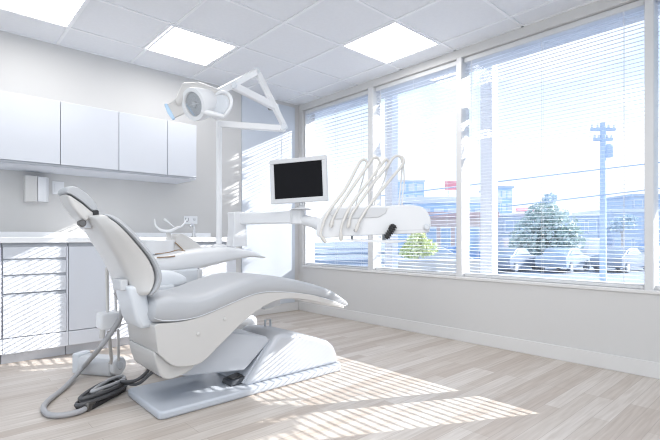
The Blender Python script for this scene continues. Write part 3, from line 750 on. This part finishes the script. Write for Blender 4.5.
# white posts just outside the glass
for u, x, hw, lab in ((489, 4.12, .062, 'white square post outside the widest window bay'), (391.5, 4.05, .055, 'white square post outside behind the instrument hoses')):
    a = TH-math.atan((u-330)/F); y = x*math.tan(a)
    t = thing('outdoor_post', lab, 'post', (x, y, GZ), 0, 'white posts outside the windows')
    boxo('shaft', EXW, (-hw, hw, -hw, hw, .12, 4.2), t, .008)
    boxo('foot', EXW, (-hw-.03, hw+.03, -hw-.03, hw+.03, 0, .12), t, .01)
    boxo('capital', EXW, (-hw-.03, hw+.03, -hw-.03, hw+.03, 4.2, 4.32), t, .01)
def leaves(bm, c, r, n, s, squash=(1, 1, 1)):
    for _ in range(n):
        while True:
            p = Vector((random.uniform(-1, 1), random.uniform(-1, 1), random.uniform(-1, 1)))
            if p.length < 1 and p.length > .35: break
        p = Vector((p.x*r*squash[0], p.y*r*squash[1], p.z*r*squash[2]))+Vector(c)
        nx = Vector((random.gauss(0, 1), random.gauss(0, 1), random.gauss(0, 1))).normalized()
        t1 = nx.orthogonal().normalized(); t2 = nx.cross(t1); k = s*random.uniform(.6, 1.3)
        bm.faces.new([bm.verts.new(p+t1*k), bm.verts.new(p+t2*k*.6), bm.verts.new(p-t1*k), bm.verts.new(p-t2*k*.6)])
def tree(name, label, u, d, blobs, m, trunk_h, trunk_r, cat='tree', leafn=260, ls=.18, group=None, z=GZ):
    t = ext(name, label, cat, u, d, group=group, z=z)
    bm = B()
    for c, r, q in blobs: leaves(bm, c, r, int(leafn*r), ls, q)
    obj('foliage', bm, m, t, smooth=0)
    bm = B(); tube(bm, [(0, 0, 0), (.02, 0, trunk_h*.5), (0, 0, trunk_h)], [trunk_r, trunk_r*.8, trunk_r*.5], 8, 3)
    for c, r, q in blobs[:4]: tube(bm, [(0, 0, trunk_h*.7), (c[0]*.6, c[1]*.6, c[2])], [trunk_r*.5, trunk_r*.2], 6, 1)
    obj('trunk', bm, BARK, t)
    return t
# dense tree (u 512-580, v 192-250) at 24 m
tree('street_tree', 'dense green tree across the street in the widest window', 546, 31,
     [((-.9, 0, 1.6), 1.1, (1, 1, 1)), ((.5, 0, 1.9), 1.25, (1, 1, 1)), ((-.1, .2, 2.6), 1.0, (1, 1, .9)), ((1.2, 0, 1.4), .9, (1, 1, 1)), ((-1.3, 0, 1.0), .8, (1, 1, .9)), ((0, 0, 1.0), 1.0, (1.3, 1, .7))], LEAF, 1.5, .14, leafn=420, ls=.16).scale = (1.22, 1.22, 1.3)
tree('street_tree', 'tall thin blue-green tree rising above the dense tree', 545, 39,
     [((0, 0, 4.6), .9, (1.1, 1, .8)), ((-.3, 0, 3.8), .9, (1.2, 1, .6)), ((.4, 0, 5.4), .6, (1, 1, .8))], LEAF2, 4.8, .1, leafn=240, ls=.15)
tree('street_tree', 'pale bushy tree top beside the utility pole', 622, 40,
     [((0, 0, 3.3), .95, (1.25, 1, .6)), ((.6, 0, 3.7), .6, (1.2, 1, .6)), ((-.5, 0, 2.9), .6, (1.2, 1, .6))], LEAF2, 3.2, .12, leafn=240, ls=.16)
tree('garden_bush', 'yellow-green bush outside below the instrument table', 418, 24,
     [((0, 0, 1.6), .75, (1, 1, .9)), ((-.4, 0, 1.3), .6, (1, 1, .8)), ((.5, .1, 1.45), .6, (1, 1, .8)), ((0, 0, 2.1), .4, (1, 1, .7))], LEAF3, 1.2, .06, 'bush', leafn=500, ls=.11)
# tree on the pavement by the window, past the right edge of the view; it shades the chair
t = thing('shade_tree', 'leafy pavement tree outside past the right edge, shading the upper window', 'tree', (7.5, -1.25, GZ+GZS-.03))
bm = B()
for (x, y, z), r in (((0, .55, 4.35), .72), ((.1, -.15, 4.25), .72), ((-.1, -.85, 4.3), .75), ((0, -1.5, 4.5), .75), ((.1, .3, 5.1), .85), ((0, -.5, 5.2), .9), ((0, -1.2, 5.2), .8), ((0, .0, 5.9), .8)):
    leaves(bm, (x, y, z), r, 700, .11)
    lathe(bm, [(r*.78*math.sin(a), -r*.78*math.cos(a)) for a in [PI*(i+.2)/8.4 for i in range(9)]], 12, Matrix.Translation((x, y, z)))
obj('foliage', bm, LEAF, t, smooth=0)
bm = B(); tube(bm, [(0, -2.0, -GZS+.03), (.05, -1.95, 2.6), (0, -1.5, 3.7), (0, -.9, 4.4)], [.14, .11, .09, .06], 10, 3); obj('trunk', bm, BARK, t)
t = thing('shade_tree', 'slim columnar tree added out of view past the right edge to shade the back wall', 'tree', (9.5, .48, GZ))  # added tree, never in view; keeps the sun off part of the wall
bm = B()
for k in range(7):
    z = 4.0+GZS+k*.52; r = .36
    leaves(bm, (0, 0, z), r, 420, .08)
    lathe(bm, [(r*.82*math.sin(a), -r*.82*math.cos(a)) for a in [PI*(i+.2)/8.4 for i in range(9)]], 12, Matrix.Translation((0, 0, z)))
obj('foliage', bm, LEAF, t, smooth=0)
bm = B(); tube(bm, [(0, 0, 0), (.03, 0, 2.0), (0, 0, 4.2+GZS)], [.10, .08, .05], 10, 3); obj('trunk', bm, BARK, t)
# utility pole
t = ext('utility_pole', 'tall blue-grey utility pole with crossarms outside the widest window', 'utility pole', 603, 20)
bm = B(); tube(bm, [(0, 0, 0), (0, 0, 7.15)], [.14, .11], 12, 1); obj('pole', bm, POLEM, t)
for z, w in ((6.85, .55), (6.4, .42)):
    c = boxo('crossarm', POLEM, (-w, w, -.06, .06, z-.06, z+.06), t, .01)
    for s in (-.9, -.45, .45, .9):
        bm = B(); lathe(bm, [(.04, 0), (.06, .04), (.04, .08), (.05, .12), (.02, .16)], 10, Matrix.Translation((s*w, 0, z+.06))); obj('insulator', bm, EXW, c)
bm = B(); lathe(bm, [(.16, 0), (.19, .05), (.19, .5), (.12, .58)], 14, Matrix.Translation((.26, 0, 5.6))); obj('transformer', bm, POLEM, t)
for lab, a, mid, b in (('upper utility cable crossing the sky to the pole', at(380, 196, 24), at(603, 169, 19.8), at(720, 156, 17)), ('lower utility cable crossing behind the treetops', at(400, 219, 24), at(603, 195, 19.8), at(720, 181, 17))):
    hose('utility_cable', [a, mid, b], .03, WIRE, lab, 'cable', 6)
# buildings
def building(name, label, u0, u1, vt, d, mats, depth=6, rows=2, cols=4, roof=.25, overhang=.2, group=None):
    uc = (u0+u1)/2; w = (u1-u0)/F*d/2; h = (237.7-vt)/F*d+CH-GZ
    t = ext(name, label, 'building', uc, d, group=group)
    boxo('walls', mats[0], (-w, w, 0, depth, 0, h-roof), t, 0, smooth=0)
    boxo('roof', mats[1], (-w-overhang, w+overhang, -overhang, depth+overhang, h-roof, h), t, .02)
    for r in range(rows):
        for c in range(cols):
            cw = 2*w/cols; x = -w+cw*(c+.5); zh = (h-roof)/rows; z = zh*(r+.5)
            f = boxo('window', EXW, (x-cw*.36, x+cw*.36, -.06, .02, z-zh*.3, z+zh*.3), t, 0)
            boxo('pane', mats[2], (x-cw*.31, x+cw*.31, -.08, -.055, z-zh*.25, z+zh*.25), f, 0)
    return t, w, h
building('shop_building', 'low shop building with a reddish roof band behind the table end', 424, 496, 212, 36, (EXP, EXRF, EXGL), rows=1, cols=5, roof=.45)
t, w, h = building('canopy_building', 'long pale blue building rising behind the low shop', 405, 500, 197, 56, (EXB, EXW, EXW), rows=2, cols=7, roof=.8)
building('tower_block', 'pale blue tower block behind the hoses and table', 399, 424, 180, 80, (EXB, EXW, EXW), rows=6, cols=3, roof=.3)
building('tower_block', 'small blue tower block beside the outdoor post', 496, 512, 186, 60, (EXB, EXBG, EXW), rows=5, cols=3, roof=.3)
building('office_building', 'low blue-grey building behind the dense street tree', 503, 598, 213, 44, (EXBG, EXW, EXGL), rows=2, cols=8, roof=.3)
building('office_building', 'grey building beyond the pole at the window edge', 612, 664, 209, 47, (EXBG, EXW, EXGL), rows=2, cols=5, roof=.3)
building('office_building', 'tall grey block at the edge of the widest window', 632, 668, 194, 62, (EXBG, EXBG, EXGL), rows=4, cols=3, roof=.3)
# signs and small shapes
t = ext('roof_sign', 'small red sign standing on the long pale building', 'sign', 456, 57, z=CH+(237.7-197)/F*56-.0)
boxo('board', EXR, (-1.4, 1.4, -.1, .1, 1.0, 2.1), t, .02)
for x in (-1, 1): boxo('post', EXW, (x-.08, x+.08, -.08, .08, 0, 1.0), t, 0)
t = ext('shop_awning', 'thin red awning strip on the blue-grey building', 'awning', 532, 43.75, z=CH+(237.7-211)/F*43.75)
bm = B(); prism(bm, [(-.5, 0), (.2, .28), (.2, 0)], -1.5, 1.5, 'x'); obj('cloth', bm, EXR, t)
bm = B(); box(bm, -1.5, 1.5, .19, .23, -.05, .3); obj('rail', bm, EXW, t)
p = at(440, 237.7, 13)
k = ext('low_wall', 'low brownish kerb wall below the bush and shop', 'low wall', 442, 21)
boxo('wall_block', PAVE, (-2.2, 2.2, -.12, .12, 0, .92), k, .02); boxo('coping', EXW, (-2.25, 2.25, -.16, .16, .92, 1.0), k, .02)
# cars
def make_car(label, m, u, d, rz, van=False):
    t = ext('car' if not van else 'van', label, 'car' if not van else 'van', u, d, rz, group='vehicles parked outside')
    hgt = 1.95 if van else 1.42
    if van: pr = [(-2.3, .35), (-2.35, .8), (-2.3, hgt-.1), (-2.15, hgt), (1.0, hgt), (1.35, hgt-.08), (1.9, 1.15), (2.35, .98), (2.4, .4), (2.3, .3), (-2.2, .3)]
    else: pr = [(-2.1, .35), (-2.18, .75), (-2.0, .93), (-1.45, 1.0), (-.95, 1.36), (-.4, hgt), (.25, hgt-.02), (.95, 1.0), (1.8, .86), (2.12, .66), (2.15, .4), (2.05, .28), (-2.0, .28)]
    bm = B()
    rings = []
    for y, s, zt in ((-.86, .97, .93), (-.80, 1, 1), (.80, 1, 1), (.86, .97, .93)):
        rings.append([Vector((p[0]*s, y if p[1] < 1.0 else y*.86, p[1] if p[1] < 1 else 1+(p[1]-1)*zt)) for p in pr])
    loft(bm, rings); obj('body', bm, m, t, .04, 2)
    for sy in (-1, 1):
        if van: sp = [(.35, 1.12), (.35, 1.65), (1.2, 1.65), (1.65, 1.12)]
        else: sp = [(-1.2, 1.03), (-.85, 1.3), (-.35, 1.345), (.22, 1.335), (.78, 1.03)]
        bm = B(); prism(bm, sp, sy*.752-.012, sy*.752+.03 if sy > 0 else sy*.752+.012); 
        obj('side_window', bm, EXGL, t)
    for sx in (-1.32, 1.36):
        for sy in (-.80, .80):
            bm = B(); lathe(bm, [(.20, -.10), (.30, -.10), (.32, -.07), (.32, .07), (.30, .10), (.20, .10)], 18, Matrix.Translation((sx, sy, .32)) @ Matrix.Rotation(PI/2, 4, 'X')); w_ = obj('wheel', bm, TYRE, t)
            bm = B(); lathe(bm, [(.19, -.105), (.19, .105)], 14, Matrix.Translation((sx, sy, .32)) @ Matrix.Rotation(PI/2, 4, 'X')); obj('hubcap', bm, CARS, w_)
    return t
make_car('blue car parked in front of the low shop', CARB, 464, 33, .1)
make_car('pale silver car parked beyond the yellow-green bush', CARS, 438, 28.5, -.1)
make_car('white van parked left of the dense tree', CARW, 514, 40, PI/2-.05, True)
make_car('dark car parked close beneath the dense tree', CARD, 512, 27, .75)
make_car('white van parked between the dense tree and the pole', CARW, 582, 40, PI/2, True)
make_car('grey-blue car parked in front of the white vans', CARG, 564, 27, .75)
make_car('dark car parked beyond the utility pole', CARD, 622, 27, .6)
make_car('white car nearest the window frame edge', CARW, 646, 32, PI/2)
make_car('blue car far back beside the tall grey block', CARB, 655, 42, .2)

# ------------------------------------------------------------------ light
sun = bpy.data.lights.new('sun', 'SUN'); sun.energy = 9.5; sun.angle = math.radians(.2); sun.color = (1, .985, .96)
so = bpy.data.objects.new('sun', sun); C.objects.link(so)
so.rotation_euler = Vector((-1, .52, -.505)).to_track_quat('-Z', 'Y').to_euler(); so.location = (8, -3, 6)

w = bpy.data.worlds.new('sky'); scene.world = w; w.use_nodes = True; w.cycles.sampling_method = 'NONE'
n = w.node_tree.nodes; l = w.node_tree.links
bg = n['Background']; tc = n.new('ShaderNodeTexCoord'); sp = n.new('ShaderNodeSeparateXYZ'); l.new(tc.outputs['Generated'], sp.inputs[0])
rp = n.new('ShaderNodeValToRGB'); l.new(sp.outputs['Z'], rp.inputs[0])
e = rp.color_ramp.elements
e[0].position = 0; e[0].color = (.80, .90, 1, 1); e[1].position = .75; e[1].color = (.28, .52, .95, 1)
x = e.new(.14); x.color = (.82, .92, 1, 1); x = e.new(.40); x.color = (.56, .77, 1, 1)
mp = n.new('ShaderNodeMapping'); mp.inputs['Scale'].default_value = (1, 1, 2.6); l.new(tc.outputs['Generated'], mp.inputs[0])
no = n.new('ShaderNodeTexNoise'); no.inputs['Scale'].default_value = 2.3; no.inputs['Detail'].default_value = 5; l.new(mp.outputs[0], no.inputs['Vector'])
r2 = n.new('ShaderNodeValToRGB'); r2.color_ramp.elements[0].position = .45; r2.color_ramp.elements[1].position = .66; l.new(no.outputs['Fac'], r2.inputs[0])
mx = n.new('ShaderNodeMixRGB'); mx.inputs[2].default_value = (1, 1, 1, 1); l.new(r2.outputs[0], mx.inputs[0]); l.new(rp.outputs[0], mx.inputs[1])
l.new(mx.outputs[0], bg.inputs[0]); bg.inputs[1].default_value = 1.24

# soft fill lamp added overhead to brighten room and chair; no fixture there
def area(name, loc, rot, sx, sy, e, col=(1, 1, 1)):
    a = bpy.data.lights.new(name, 'AREA'); a.shape = 'RECTANGLE'; a.size = sx; a.size_y = sy; a.energy = e; a.color = col
    o = bpy.data.objects.new(name, a); C.objects.link(o); o.location = loc; o.rotation_euler = rot
area('room_fill', (.7, .7, 2.5), (0, 0, 0), 1.8, 1.8, 40, (1, .99, .97))

cy = scene.cycles
cy.use_denoising = True; cy.denoising_prefilter = 'ACCURATE'
cy.max_bounces = 10; cy.diffuse_bounces = 5; cy.transparent_max_bounces = 16; cy.glossy_bounces = 4
cy.sample_clamp_indirect = 2.5; cy.use_light_tree = False; cy.filter_width = 1.15; cy.use_adaptive_sampling = False
cy.caustics_reflective = False; cy.caustics_refractive = False
scene.view_settings.view_transform = 'Standard'
scene.view_settings.look = 'None'
scene.view_settings.exposure = .25; scene.view_settings.gamma = 1
